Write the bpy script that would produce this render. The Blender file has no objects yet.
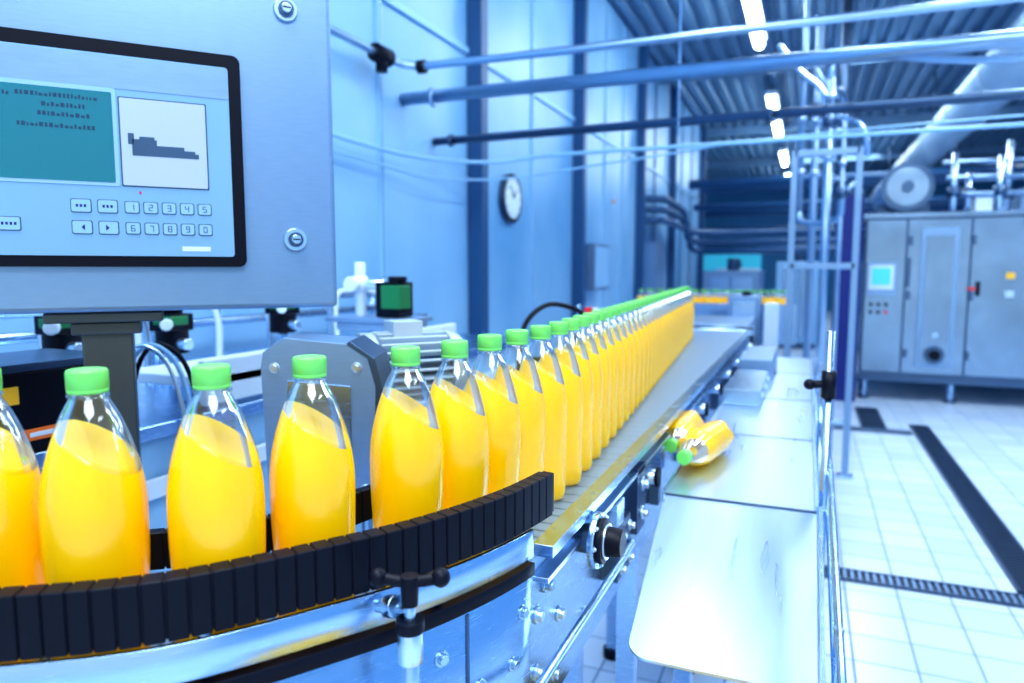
import bpy, math, random, bmesh
from mathutils import Vector, Matrix
random.seed(3)
S=bpy.context.scene
S.view_settings.view_transform='Standard'
try: S.view_settings.look='Medium High Contrast'
except Exception as ex: print('look',ex)
pi=math.pi

# ---------------------------------------------------------------- materials
def mat(name,col,rough=0.5,metal=0.0,coat=0.0,emis=0.0,ecol=None,noise=0.0,nscale=8.0,sss=0.0,stretch=None,bump=0.0,rvar=0.0,spec=None):
    m=bpy.data.materials.new(name); m.use_nodes=True
    nt=m.node_tree; b=nt.nodes['Principled BSDF']
    b.inputs['Base Color'].default_value=(*col,1); b.inputs['Roughness'].default_value=rough
    b.inputs['Metallic'].default_value=metal; b.inputs['Coat Weight'].default_value=coat
    if spec is not None: b.inputs['Specular IOR Level'].default_value=spec
    if emis>0:
        b.inputs['Emission Color'].default_value=(*(ecol or col),1); b.inputs['Emission Strength'].default_value=emis
    if sss>0:
        b.inputs['Subsurface Weight'].default_value=sss
        b.inputs['Subsurface Radius'].default_value=(0.02,0.016,0.003); b.inputs['Subsurface Scale'].default_value=1.0
    if noise>0 or bump>0 or rvar>0:
        tc=nt.nodes.new('ShaderNodeTexCoord'); mp=nt.nodes.new('ShaderNodeMapping'); n=nt.nodes.new('ShaderNodeTexNoise')
        n.inputs['Scale'].default_value=nscale; n.inputs['Detail'].default_value=4
        if stretch: mp.inputs['Scale'].default_value=stretch
        nt.links.new(tc.outputs['Object'],mp.inputs[0]); nt.links.new(mp.outputs[0],n.inputs['Vector'])
        if noise>0:
            mr=nt.nodes.new('ShaderNodeMapRange'); mr.inputs['To Min'].default_value=1-noise; mr.inputs['To Max'].default_value=1+noise
            mx=nt.nodes.new('ShaderNodeMix'); mx.data_type='RGBA'; mx.blend_type='MULTIPLY'; mx.inputs[0].default_value=1
            mx.inputs[6].default_value=(*col,1)
            nt.links.new(n.outputs[0],mr.inputs[0]); nt.links.new(mr.outputs[0],mx.inputs[7]); nt.links.new(mx.outputs[2],b.inputs['Base Color'])
        if rvar>0:
            mr2=nt.nodes.new('ShaderNodeMapRange'); mr2.inputs['To Min'].default_value=max(0.03,rough-rvar); mr2.inputs['To Max'].default_value=rough+rvar
            nt.links.new(n.outputs[0],mr2.inputs[0]); nt.links.new(mr2.outputs[0],b.inputs['Roughness'])
        if bump>0:
            bp=nt.nodes.new('ShaderNodeBump'); bp.inputs['Strength'].default_value=bump; bp.inputs['Distance'].default_value=0.01
            nt.links.new(n.outputs[0],bp.inputs['Height']); nt.links.new(bp.outputs[0],b.inputs['Normal'])
    return m
STEEL=mat('brushed_steel',(0.42,0.60,0.82),0.26,1.0,noise=0.10,nscale=30,stretch=(1,1,12),rvar=0.05)
PIPEM=mat('pipe_steel',(0.34,0.50,0.70),0.30,0.95,noise=0.04,nscale=2)
STEELP=mat('panel_steel',(0.25,0.39,0.59),0.40,0.7,noise=0.08,nscale=40,stretch=(1,1,6),rvar=0.06)
STEELB=mat('bright_sheet_steel',(0.62,0.78,0.95),0.28,1.0,noise=0.07,nscale=6,rvar=0.05)
TRAYM=mat('tray_sheet_steel',(0.56,0.72,0.92),0.30,0.95,noise=0.14,nscale=5,stretch=(6,0.6,1),rvar=0.08)
STEELD=mat('dark_steel',(0.09,0.15,0.25),0.35,0.9,noise=0.15,nscale=12)
CABST=mat('cabinet_steel',(0.26,0.37,0.52),0.22,0.95,noise=0.3,nscale=2.5,rvar=0.08)
POSTM=mat('pedestal_bronze',(0.10,0.12,0.13),0.4,0.7,noise=0.1)
BELT=mat('belt_slats',(0.26,0.38,0.54),0.5,0.55,noise=0.15,nscale=60,stretch=(1,5,1),rvar=0.05)
BLACK=mat('black_plastic',(0.002,0.003,0.012),0.45,noise=0.2,nscale=20,spec=0.22)
RUBBER=mat('black_rubber',(0.002,0.004,0.014),0.5,noise=0.2,nscale=20,spec=0.2)
NAVY=mat('navy_paint',(0.003,0.016,0.18),0.4,noise=0.1)
COLM=mat('column_blue',(0.02,0.09,0.22),0.4,noise=0.1,nscale=3)
LTBLUE=mat('light_blue_paint',(0.30,0.56,0.83),0.4,noise=0.08,nscale=5)
HMIF=mat('hmi_face_blue',(0.22,0.42,0.66),0.4,noise=0.03)
KEYM=mat('key_blue',(0.30,0.52,0.74),0.4,noise=0.03)
PLATEM=mat('plate_pale_grey',(0.46,0.54,0.68),0.4,noise=0.03)
WHITE=mat('white_paint',(0.70,0.83,0.96),0.4,noise=0.03)
LCD=mat('lcd_teal',(0.01,0.16,0.22),0.25,emis=0.08,ecol=(0.01,0.4,0.5),noise=0.1,nscale=3)
LCDT=mat('lcd_text',(0.005,0.05,0.12),0.4)
CYAN=mat('screen_cyan',(0.08,0.5,0.7),0.3,emis=0.4,ecol=(0.05,0.6,0.85))
GREEN=mat('cap_green',(0.20,0.72,0.14),0.38,coat=0.2,noise=0.05)
MGREEN=mat('motor_green',(0.01,0.20,0.07),0.4,noise=0.1)
YEL=mat('label_yellow',(1.0,0.55,0.03),0.5)
ORG=mat('label_orange',(0.9,0.2,0.03),0.5)
RED=mat('red_plastic',(0.75,0.03,0.05),0.4)
LAMP=mat('fluorescent_tube',(1,1,1),0.4,emis=20.0,ecol=(0.85,0.95,1.0))
DRAIN=mat('drain_dark',(0.010,0.025,0.06),0.6,noise=0.2)
CEIL=mat('ceiling_metal',(0.18,0.32,0.48),0.42,0.45,noise=0.1,nscale=3)
ENDW=mat('end_wall_blue',(0.04,0.23,0.46),0.6,noise=0.15,nscale=1.5)
DUCT=mat('duct_galvanised',(0.36,0.52,0.70),0.4,0.3,noise=0.1,nscale=3)
FINS=mat('motor_grey',(0.52,0.64,0.75),0.4,0.2,noise=0.08)
JUICE=mat('orange_juice',(1.0,0.545,0.001),0.22,sss=0.45,coat=0.35,noise=0.03,nscale=25,emis=0.13,ecol=(1.0,0.55,0.0))  # faint yellow emission stands in for light shining through the juice

def clear_plastic():
    m=bpy.data.materials.new('clear_pet'); m.use_nodes=True; nt=m.node_tree
    for n in list(nt.nodes): nt.nodes.remove(n)
    o=nt.nodes.new('ShaderNodeOutputMaterial'); mx=nt.nodes.new('ShaderNodeMixShader')
    t=nt.nodes.new('ShaderNodeBsdfTransparent'); t.inputs[0].default_value=(0.88,0.94,0.98,1)
    g=nt.nodes.new('ShaderNodeBsdfGlossy'); g.inputs['Roughness'].default_value=0.1; g.inputs[0].default_value=(0.9,0.95,1,1)
    f=nt.nodes.new('ShaderNodeLayerWeight'); f.inputs[0].default_value=0.3
    r=nt.nodes.new('ShaderNodeMapRange'); r.inputs['To Min'].default_value=0.07; r.inputs['To Max'].default_value=0.7
    nt.links.new(f.outputs['Fresnel'],r.inputs[0]); nt.links.new(r.outputs[0],mx.inputs[0])
    nt.links.new(t.outputs[0],mx.inputs[1]); nt.links.new(g.outputs[0],mx.inputs[2]); nt.links.new(mx.outputs[0],o.inputs[0])
    return m
PET=clear_plastic()

def wallmat():
    m=mat('wall_panels',(0.40,0.63,0.86),0.35)
    nt=m.node_tree; b=nt.nodes['Principled BSDF']
    tc=nt.nodes.new('ShaderNodeTexCoord')
    n=nt.nodes.new('ShaderNodeTexNoise'); n.inputs['Scale'].default_value=0.8
    cr=nt.nodes.new('ShaderNodeValToRGB'); cr.color_ramp.elements[0].color=(0.15,0.38,0.66,1); cr.color_ramp.elements[1].color=(0.33,0.58,0.83,1)
    cr.color_ramp.elements[0].position=0.3; cr.color_ramp.elements[1].position=0.7
    nt.links.new(tc.outputs['Object'],n.inputs['Vector']); nt.links.new(n.outputs[0],cr.inputs[0]); nt.links.new(cr.outputs[0],b.inputs['Base Color'])
    return m
WALL=wallmat()
def tilemat():
    m=mat('floor_tiles',(0.7,0.8,0.9),0.22)
    nt=m.node_tree; b=nt.nodes['Principled BSDF']
    tc=nt.nodes.new('ShaderNodeTexCoord'); br=nt.nodes.new('ShaderNodeTexBrick')
    br.offset=0.0; br.inputs['Scale'].default_value=1.0; br.inputs['Brick Width'].default_value=0.2; br.inputs['Row Height'].default_value=0.2
    br.inputs['Mortar Size'].default_value=0.004; br.inputs['Mortar Smooth'].default_value=0.1
    br.inputs['Color1'].default_value=(0.56,0.69,0.86,1); br.inputs['Color2'].default_value=(0.66,0.78,0.92,1); br.inputs['Mortar'].default_value=(0.18,0.29,0.45,1)
    nt.links.new(tc.outputs['Object'],br.inputs['Vector']); nt.links.new(br.outputs[0],b.inputs['Base Color'])
    mr=nt.nodes.new('ShaderNodeMapRange'); mr.inputs['To Min'].default_value=0.2; mr.inputs['To Max'].default_value=0.7
    nt.links.new(br.outputs['Fac'],mr.inputs[0]); nt.links.new(mr.outputs[0],b.inputs['Roughness'])
    return m
TILE=tilemat()

# ---------------------------------------------------------------- mesh builder
class MB:
    def __init__(s): s.v=[];s.f=[];s.m=[];s.sm=[];s.mats=[]
    def mi(s,m):
        if m not in s.mats: s.mats.append(m)
        return s.mats.index(m)
    def add(s,vs,fs,m,smooth=False,M=None):
        o=len(s.v); i=s.mi(m)
        for p in vs:
            p=Vector(p)
            if M is not None: p=M@p
            s.v.append(p)
        for k,f in enumerate(fs):
            s.f.append([o+a for a in f]); s.m.append(i); s.sm.append(smooth if isinstance(smooth,bool) else smooth[k])
    def box(s,c,d,m,M=None,rz=0):
        x,y,z=d[0]/2,d[1]/2,d[2]/2
        vs=[Vector((a*x,b*y,e*z)) for a in(-1,1) for b in(-1,1) for e in(-1,1)]
        if rz: R=Matrix.Rotation(rz,3,'Z'); vs=[R@p for p in vs]
        vs=[p+Vector(c) for p in vs]
        s.add(vs,[(0,1,3,2),(4,6,7,5),(0,4,5,1),(2,3,7,6),(0,2,6,4),(1,5,7,3)],m,False,M)
    def bx(s,x0,x1,y0,y1,z0,z1,m,M=None): s.box(((x0+x1)/2,(y0+y1)/2,(z0+z1)/2),(abs(x1-x0),abs(y1-y0),abs(z1-z0)),m,M)
    def cyl(s,p1,p2,r,m,n=20,r2=None,M=None,caps=True):
        p1=Vector(p1);p2=Vector(p2); r2=r if r2 is None else r2
        a=(p2-p1).normalized(); u=a.orthogonal().normalized(); w=a.cross(u)
        vs=[]
        for p,rr in((p1,r),(p2,r2)):
            for i in range(n):
                t=2*pi*i/n; vs.append(p+u*rr*math.cos(t)+w*rr*math.sin(t))
        fs=[(i,(i+1)%n,n+(i+1)%n,n+i) for i in range(n)]; sm=[True]*n
        if caps: fs+=[tuple(range(n-1,-1,-1)),tuple(range(n,2*n))]; sm+=[False,False]
        s.add(vs,fs,m,sm,M)
    def tube(s,pts,r,m,n=12,M=None):
        pts=[Vector(p) for p in pts]; vs=[]
        prev=None
        for i,p in enumerate(pts):
            a=(pts[min(i+1,len(pts)-1)]-pts[max(i-1,0)]).normalized()
            if prev is None: u=a.orthogonal().normalized()
            else: u=(prev-a*prev.dot(a)).normalized()
            prev=u; w=a.cross(u)
            for k in range(n):
                t=2*pi*k/n; vs.append(p+u*r*math.cos(t)+w*r*math.sin(t))
        fs=[];sm=[]
        for i in range(len(pts)-1):
            for k in range(n):
                fs.append((i*n+k,i*n+(k+1)%n,(i+1)*n+(k+1)%n,(i+1)*n+k)); sm.append(True)
        fs+=[tuple(range(n-1,-1,-1)),tuple(range((len(pts)-1)*n,len(pts)*n))]; sm+=[False,False]
        s.add(vs,fs,m,sm,M)
    def lathe(s,prof,m,n=32,M=None,mod=None,closeb=True,closet=True):
        vs=[]
        for r,z in prof:
            for i in range(n):
                t=2*pi*i/n; rr=r if mod is None else r*mod(t,z)
                vs.append((rr*math.cos(t),rr*math.sin(t),z))
        fs=[];sm=[]
        for j in range(len(prof)-1):
            for i in range(n):
                fs.append((j*n+i,j*n+(i+1)%n,(j+1)*n+(i+1)%n,(j+1)*n+i)); sm.append(True)
        if closeb: fs.append(tuple(range(n-1,-1,-1))); sm.append(False)
        if closet: fs.append(tuple(range((len(prof)-1)*n,len(prof)*n))); sm.append(False)
        s.add(vs,fs,m,sm,M)
    def sphere(s,c,r,m,n=16,sc=(1,1,1)):
        pr=[(max(1e-4,r*math.sin(pi*k/n)),-r*math.cos(pi*k/n)) for k in range(n+1)]
        s.lathe(pr,m,2*n,Matrix.Translation(c)@Matrix.Diagonal((*sc,1)),closeb=False,closet=False)
    def prism(s,poly,z0,z1,m,M=None):
        n=len(poly); vs=[(x,y,z0) for x,y in poly]+[(x,y,z1) for x,y in poly]
        fs=[(i,(i+1)%n,n+(i+1)%n,n+i) for i in range(n)]+[tuple(range(n-1,-1,-1)),tuple(range(n,2*n))]
        s.add(vs,fs,m,False,M)
    def strip(s,pa,pb,z0,z1,m,smooth=True):
        n=len(pa); vs=[]
        for p,q in zip(pa,pb): vs+=[(p[0],p[1],z0),(p[0],p[1],z1),(q[0],q[1],z1),(q[0],q[1],z0)]
        fs=[];sm=[]
        for i in range(n-1):
            a=4*i;b=a+4
            for k in range(4):
                fs.append((a+k,a+(k+1)%4,b+(k+1)%4,b+k)); sm.append(smooth and k in(0,2))
        fs+=[(3,2,1,0),(4*n-4,4*n-3,4*n-2,4*n-1)];sm+=[False,False]
        s.add(vs,fs,m,sm)
    def hexbolt(s,c,ax,r,h,m,n=6):
        c=Vector(c);ax=Vector(ax).normalized()
        s.cyl(c,c+ax*h*0.35,r*1.45,m,20); s.cyl(c+ax*h*0.3,c+ax*h,r,m,n)
    def obj(s,name,bevel=0.0,seg=2,mesh_only=False,origin=None):
        me=bpy.data.meshes.new(name)
        if origin is None:
            lo=Vector([min(p[i] for p in s.v) for i in range(3)]); hi=Vector([max(p[i] for p in s.v) for i in range(3)]); c=(lo+hi)/2; c.z=lo.z
        else: c=Vector(origin)
        me.from_pydata([p-c for p in s.v],[],s.f)
        for m in s.mats: me.materials.append(m)
        me.polygons.foreach_set('material_index',s.m); me.polygons.foreach_set('use_smooth',s.sm); me.update()
        bm=bmesh.new(); bm.from_mesh(me); bmesh.ops.recalc_face_normals(bm,faces=bm.faces); bm.to_mesh(me); bm.free()
        if mesh_only: return me
        o=bpy.data.objects.new(name,me); o.location=c; bpy.context.collection.objects.link(o)
        if bevel>0:
            b=o.modifiers.new('bevel','BEVEL'); b.width=bevel; b.segments=seg; b.limit_method='ANGLE'; b.angle_limit=math.radians(50)
        return o

def cr(pts,per=10):
    P=[Vector(p) for p in pts]; out=[]
    for i in range(len(P)-1):
        p0=P[max(i-1,0)];p1=P[i];p2=P[i+1];p3=P[min(i+2,len(P)-1)]
        for k in range(per):
            t=k/per
            out.append(0.5*((2*p1)+(-p0+p2)*t+(2*p0-5*p1+4*p2-p3)*t*t+(-p0+3*p1-3*p2+p3)*t**3))
    out.append(P[-1]); return out
def offset(path,d):
    out=[]
    for i,p in enumerate(path):
        a=(path[min(i+1,len(path)-1)]-path[max(i-1,0)]).normalized()
        out.append(Vector((p.x+a.y*d,p.y-a.x*d)))
    return out
def resample(path,step):
    out=[path[0].copy()];acc=0.0
    for a,b in zip(path,path[1:]):
        L=(b-a).length
        if L==0: continue
        t=step-acc
        while t<=L: out.append(a+(b-a)*(t/L)); t+=step
        acc=(acc+L)%step
    return out

# ---------------------------------------------------------------- room
b=MB(); b.bx(-4.6,6.1,-4,26.1,-0.1,0,TILE); b.obj('floor',origin=(0,0,0))
b=MB(); b.bx(-2.2,-2.1,-4,15,0,4.25,WALL); b.obj('wall_left')
b=MB(); b.bx(-4.6,-4.5,15,26,0,4.25,WALL); b.bx(-4.5,-2.2,14.9,15,0,4.25,WALL); b.obj('wall_left_far')
b=MB(); b.bx(-4.6,6.1,26,26.1,0,4.25,ENDW); b.obj('wall_end')
b=MB(); b.bx(6.0,6.1,-4,26,0,4.25,WALL); b.obj('wall_right')
b=MB()
x=-4.6; prof=[]
while x<6.1:
    prof+=[(x,4.2),(x+0.07,4.2),(x+0.10,4.27),(x+0.17,4.27)]; x+=0.2
vs=[]
for (px,pz) in prof: vs+=[(px,-4,pz),(px,26,pz)]
b.add(vs,[(2*i,2*i+1,2*i+3,2*i+2) for i in range(len(prof)-1)],CEIL); b.bx(-4.6,6.1,-4,26.1,4.28,4.34,CEIL); b.obj('ceiling')
b=MB()
for y in [0.9,2.05,3.2,5.4,7.6,8.4,10.3,12.6,13.7]:
    b.bx(-2.1,-2.085,y-0.02,y+0.02,0,4.2,COLM if y>9 else LTBLUE)
    b.bx(-2.1,-2.084,y-0.003,y+0.003,0,4.2,COLM)
b.bx(-2.1,-2.06,-4,15,0,0.15,LTBLUE); b.bx(-2.1,-2.08,-4,15,2.75,2.79,LTBLUE)
b.obj('trim_1')
for i,y in enumerate([4.28,6.53,9.2,11.5,14.9]):
    b=MB(); b.bx(-2.098,-1.99,y-0.05,y+0.05,0,4.2,COLM); b.bx(-2.098,-1.93,y-0.09,y+0.09,0,0.04,COLM)
    b.obj('steel_column',0.004)
for y in [6,10.5,15,19.5]:
    b=MB(); b.bx(-2.09 if y<15 else -4.4,5.9,y-0.05,y+0.05,4.04,4.2,CEIL); b.obj('roof_beam')
def grating(x0,x1,y0,y1,name,along):
    b=MB(); b.bx(x0,x1,y0,y1,0.0,0.004,DRAIN)
    t=0.012
    b.bx(x0,x0+t,y0,y1,0.004,0.012,STEELD);b.bx(x1-t,x1,y0,y1,0.004,0.012,STEELD);b.bx(x0,x1,y0,y0+t,0.004,0.012,STEELD);b.bx(x0,x1,y1-t,y1,0.004,0.012,STEELD)
    if along=='y':
        y=y0
        while y<y1: b.bx(x0,x1,y,y+0.008,0.004,0.010,STEELD); y+=0.035
    else:
        x=x0
        while x<x1: b.bx(x,x+0.012,y0,y1,0.004,0.010,STEELP); x+=0.03
    b.obj(name)
grating(0.87,1.02,3.43,6.9,'floor_drain_grating','y')
grating(0.08,2.6,3.28,3.40,'floor_drain_grating','x')
grating(0.05,0.85,6.5,6.62,'floor_drain_grating','x')
grating(0.48,0.68,6.65,7.6,'floor_drain_grating','y')

def tubelight(x,y,l,z=4.0,w=0.16):
    b=MB(); b.bx(x-w/2,x+w/2,y-l/2-0.04,y+l/2+0.04,z,z+0.06,WHITE)
    b.cyl((x,y-l/2,z-0.05),(x,y+l/2,z-0.05),0.055,LAMP,12)
    for yy in(y-l/2,y+l/2): b.box((x,yy,z-0.04),(0.05,0.03,0.09),WHITE)
    for yy in(y-l/3,y+l/3): b.cyl((x,yy,z+0.05),(x,yy,4.22),0.008,STEELD,8)
    b.obj('fluorescent_ceiling_light')
for y in [3.0,5.9,8.0,12.3,14.2,18,22]: tubelight(-0.62,y,1.7 if y!=12.3 else 1.3)
for y in [1,5,9,13]: tubelight(3.4,y,1.7)
def area(n,loc,sx,sy,e,rot=(0,0,0),col=(0.84,0.94,1.0)):
    l=bpy.data.lights.new(n,'AREA'); l.shape='RECTANGLE'; l.size=sx; l.size_y=sy; l.energy=e; l.color=col
    o=bpy.data.objects.new(n,l); o.location=loc; o.rotation_euler=rot; bpy.context.collection.objects.link(o)
area('ceiling_fill',(-0.8,0.2,4.1),1.4,2.2,115)  # added fill: bare area lights under the ceiling, no fittings, to brighten the room
area('ceiling_fill',(1.6,-1.2,4.1),2.0,2.0,155)
area('ceiling_fill',(0.9,4.6,4.15),0.4,3,85)
area('ceiling_fill',(3.0,6.0,4.15),1.2,4,135)
area('ceiling_fill',(0.5,11,4.15),1.2,4,120)
area('ceiling_fill',(0.5,19,4.15),2,5,170)
w=bpy.data.worlds.new('factory_ambient'); S.world=w; w.use_nodes=True
w.node_tree.nodes['Background'].inputs[0].default_value=(0.68,0.86,1.0,1); w.node_tree.nodes['Background'].inputs[1].default_value=1.08

# ---------------------------------------------------------------- bottle
prof=[(0.020,0.004),(0.030,0.0),(0.0365,0.006),(0.0395,0.018),(0.0403,0.04),(0.0400,0.065),(0.0400,0.08),(0.0408,0.095),(0.0415,0.115),(0.0418,0.137),(0.0413,0.156),(0.0390,0.175),(0.0348,0.194),(0.0290,0.213),(0.0230,0.229),(0.0175,0.240),(0.0145,0.2455),(0.0132,0.249),(0.0132,0.251)]
SP=[(q.x,q.y) for q in cr([Vector(a) for a in prof],3)]
def petal(t,z): return 1+0.09*max(0,(0.035-z)/0.035)*math.cos(5*t)
def cutpart(profile,n,nrm,lv,keep_below,fill):
    tmp=bmesh.new(); rows=[]
    for r,z in profile:
        rows.append([tmp.verts.new((r*petal(2*pi*i/n,z)*math.cos(2*pi*i/n),r*petal(2*pi*i/n,z)*math.sin(2*pi*i/n),z)) for i in range(n)])
    for a,c in zip(rows,rows[1:]):
        for i in range(n): tmp.faces.new((a[i],a[(i+1)%n],c[(i+1)%n],c[i]))
    if fill: tmp.faces.new(rows[0][::-1]); tmp.faces.new(rows[-1])
    res=bmesh.ops.bisect_plane(tmp,geom=tmp.verts[:]+tmp.edges[:]+tmp.faces[:],plane_co=(0,0,lv),plane_no=nrm,clear_outer=keep_below,clear_inner=not keep_below)
    if fill:
        ed=[e for e in res['geom_cut'] if isinstance(e,bmesh.types.BMEdge)]
        if ed: bmesh.ops.contextual_create(tmp,geom=ed)
    tmp.verts.ensure_lookup_table(); tmp.verts.index_update()
    V=[v.co.copy() for v in tmp.verts]; F=[[v.index for v in f.verts] for f in tmp.faces]; tmp.free()
    return V,F
def bottle_mesh(tilt,az,lv=0.222):
    b=MB(); n=40; k=math.tan(tilt)
    nrm=Vector((-k*math.cos(az),-k*math.sin(az),1)).normalized()
    V,F=cutpart(SP,n,nrm,lv-0.004,False,False); b.add(V,F,PET,[True]*len(F))
    jp=[(r-0.0003,z) for r,z in SP if z<0.243]
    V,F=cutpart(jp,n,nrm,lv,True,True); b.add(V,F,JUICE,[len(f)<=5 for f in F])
    b.lathe([(0.0132,0.2455),(0.0165,0.246),(0.0168,0.248),(0.0132,0.2486)],PET,32,closeb=False,closet=False)
    cp=[(0.0150,0.2495),(0.0160,0.2500),(0.0161,0.2525),(0.0155,0.2530),(0.0160,0.2535),(0.0160,0.2675),(0.0152,0.2695),(0.0135,0.270)]
    b.lathe(cp,GREEN,60,mod=lambda t,z:1+0.022*(1 if (z>0.2533 and z<0.268) else 0)*math.cos(30*t))
    return b.obj('juice_bottle_mesh',mesh_only=True,origin=(0,0,0))
lft=math.radians(180+22.8)
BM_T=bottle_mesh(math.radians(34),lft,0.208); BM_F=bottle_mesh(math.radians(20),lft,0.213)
def put_bottle(x,y,z=1.0,me=None):
    o=bpy.data.objects.new('juice_bottle',me or BM_F); o.location=(x,y,z)
    bpy.context.collection.objects.link(o)
BZ=1.0008
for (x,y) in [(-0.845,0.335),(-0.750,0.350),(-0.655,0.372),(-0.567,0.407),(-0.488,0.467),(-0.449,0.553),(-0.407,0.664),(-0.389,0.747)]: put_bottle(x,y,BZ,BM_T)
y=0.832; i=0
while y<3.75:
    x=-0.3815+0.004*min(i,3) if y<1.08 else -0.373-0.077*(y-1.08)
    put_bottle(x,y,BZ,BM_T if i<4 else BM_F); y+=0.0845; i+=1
TY=5.6; TCZ=0.93
for r_,yy in enumerate([TY+0.10,TY+0.19]):
    x=-1.25
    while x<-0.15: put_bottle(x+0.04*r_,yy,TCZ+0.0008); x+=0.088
def lying(x,y,z,az,me=BM_F,roll=0):
    o=bpy.data.objects.new('juice_bottle',me)
    o.matrix_world=Matrix.Translation((x,y,z))@Matrix.Rotation(az,4,'Z')@Matrix.Rotation(pi/2,4,'X')@Matrix.Rotation(roll,4,'Z')
    bpy.context.collection.objects.link(o)
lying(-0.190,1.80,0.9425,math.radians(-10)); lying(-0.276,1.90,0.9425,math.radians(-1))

b=MB()
bx0,bx1,by0,by1=-0.27,0.035,0.28,1.20
b.bx(bx0,bx1,by0,by1,0.50,0.506,STEEL)
for a in((bx0,bx0+0.005,by0,by1),(bx1-0.005,bx1,by0,by1),(bx0,bx1,by0,by0+0.005),(bx0,bx1,by1-0.005,by1)): b.bx(*a,0.50,0.60,STEEL)
for xx in(bx0+0.03,bx1-0.03):
    for yy in(by0+0.03,by1-0.03): b.bx(xx-0.015,xx+0.015,yy-0.015,yy+0.015,0,0.50,STEEL)
b.obj('bottle_collecting_bin',0.001,seg=1)
for c_ in range(3):
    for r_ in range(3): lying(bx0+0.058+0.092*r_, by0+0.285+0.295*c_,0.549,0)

# ---------------------------------------------------------------- conveyor
Rp=[(-0.95,0.23),(-0.78,0.25),(-0.66,0.285),(-0.563,0.338),(-0.4805,0.401),(-0.411,0.4956),(-0.345,0.61),(-0.302,0.75),(-0.298,0.9),(-0.297,1.3),(-0.295,2.5),(-0.29,3.4),(-0.285,4.3)]
Lp=[(-0.95,0.41),(-0.83,0.42),(-0.71,0.45),(-0.63,0.49),(-0.57,0.54),(-0.525,0.60),(-0.50,0.68),(-0.48,0.78),(-0.47,0.9),(-0.48,1.3),(-0.60,2.5),(-0.68,3.4),(-0.74,4.3)]
RP=cr([Vector(p) for p in Rp],8); LP=cr([Vector(p) for p in Lp],8)
b=MB()
RPi=[r+(l-r).normalized()*0.012 for r,l in zip(RP,LP)]
b.strip(RPi,LP,0.985,1.0,BELT,False)
for i in range(0,len(RPi)-1):
    a0,a1=RPi[i],RPi[i+1]; c0,c1=LP[i],LP[i+1]
    L=max((a1-a0).length,(c1-c0).length); n=max(1,int(L/0.04))
    for k in range(n):
        t=k/n; p=a0.lerp(a1,t); q=c0.lerp(c1,t); d=(q-p).normalized(); w_=Vector((-d.y,d.x))*0.0012
        b.add([(*(p-w_),1.0),(*(p+w_),1.0),(*(q+w_),1.0),(*(q-w_),1.0),(*(p-w_),1.0004),(*(p+w_),1.0004),(*(q+w_),1.0004),(*(q-w_),1.0004)],[(4,5,6,7),(0,1,5,4),(2,3,7,6)],STEELD)
ci=7*8+1
outC=RP[:ci]; b.strip(offset(outC,0.012),offset(outC,0.006),0.70,0.992,STEEL)
b.strip(offset(outC,0.018),offset(outC,-0.004),0.995,1.010,RUBBER)
b.strip(offset(outC,0.016),offset(outC,0.011),1.016,1.050,STEEL)
b.bx(-0.322,-0.314,0.76,4.3,0.74,0.985,STEEL)
b.bx(-0.312,-0.284,0.81,4.3,0.990,1.006,STEEL)
b.bx(-0.312,-0.290,0.81,4.3,0.955,0.962,STEELB)
b.strip(offset(LP,-0.002),offset(LP,-0.010),0.80,1.006,STEEL)
b.bx(-0.5,-0.32,0.8,4.2,0.84,0.87,STEELD)
for yy in [1.45,2.3,3.2,4.2]:
    for xx in(-0.335,-0.46 if yy<2 else -0.58): b.bx(xx-0.02,xx+0.02,yy-0.02,yy+0.02,0.03,0.9,STEEL); b.cyl((xx,yy,0),(xx,yy,0.03),0.035,BLACK)
for (xx,yy) in [(-0.5,0.55),(-0.72,0.36)]:
    b.bx(xx-0.02,xx+0.02,yy-0.02,yy+0.02,0.03,0.985,STEEL); b.cyl((xx,yy,0),(xx,yy,0.03),0.035,BLACK)
oc=offset(outC,0.012)
for idx,z in [(34,0.90),(40,0.93),(44,0.88),(48,0.955),(51,0.90),(54,0.85),(55,0.955),(46,0.80),(38,0.83),(54,0.90)]:
    p=oc[idx]; a=(oc[idx+1]-oc[idx-1]).normalized(); nx=Vector((a.y,-a.x,0)); b.hexbolt((p.x,p.y,z),nx,0.0060,0.007,STEEL)
p=oc[50]; a=(oc[51]-oc[49]).normalized(); b.box((p.x+a.y*0.001,p.y-a.x*0.001,0.845),(0.003,0.003,0.29),STEELD,rz=math.atan2(a.y,a.x))
for k in range(26):
    y_=0.86+k*0.13
    b.hexbolt((-0.314,y_,0.93+0.02*(k%2)),(1,0,0),0.008,0.014,STEEL)
    if k%3==1 and k>2: 
        b.cyl((-0.314,y_+0.05,0.925),(-0.275,y_+0.05,0.925),0.016,STEELB); b.cyl((-0.275,y_+0.05,0.925),(-0.268,y_+0.05,0.925),0.021,BLACK)
    if k%3==2: b.box((-0.30,y_+0.05,0.93),(0.03,0.05,0.045),STEEL); b.box((-0.302,y_+0.05,0.87),(0.022,0.03,0.09),STEELD)
b.box((-0.30,1.20,0.86),(0.03,0.09,0.10),STEELD)
for y_ in (1.17,1.23): b.hexbolt((-0.285,y_,0.89),(1,0,0),0.007,0.012,STEELB); b.hexbolt((-0.285,y_,0.83),(1,0,0),0.007,0.012,STEELB)
b.box((-0.302,1.36,0.90),(0.024,0.07,0.13),STEELD); b.hexbolt((-0.29,1.36,0.93),(1,0,0),0.010,0.014,STEELB); b.hexbolt((-0.29,1.36,0.87),(1,0,0),0.010,0.014,STEELB)
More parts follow.
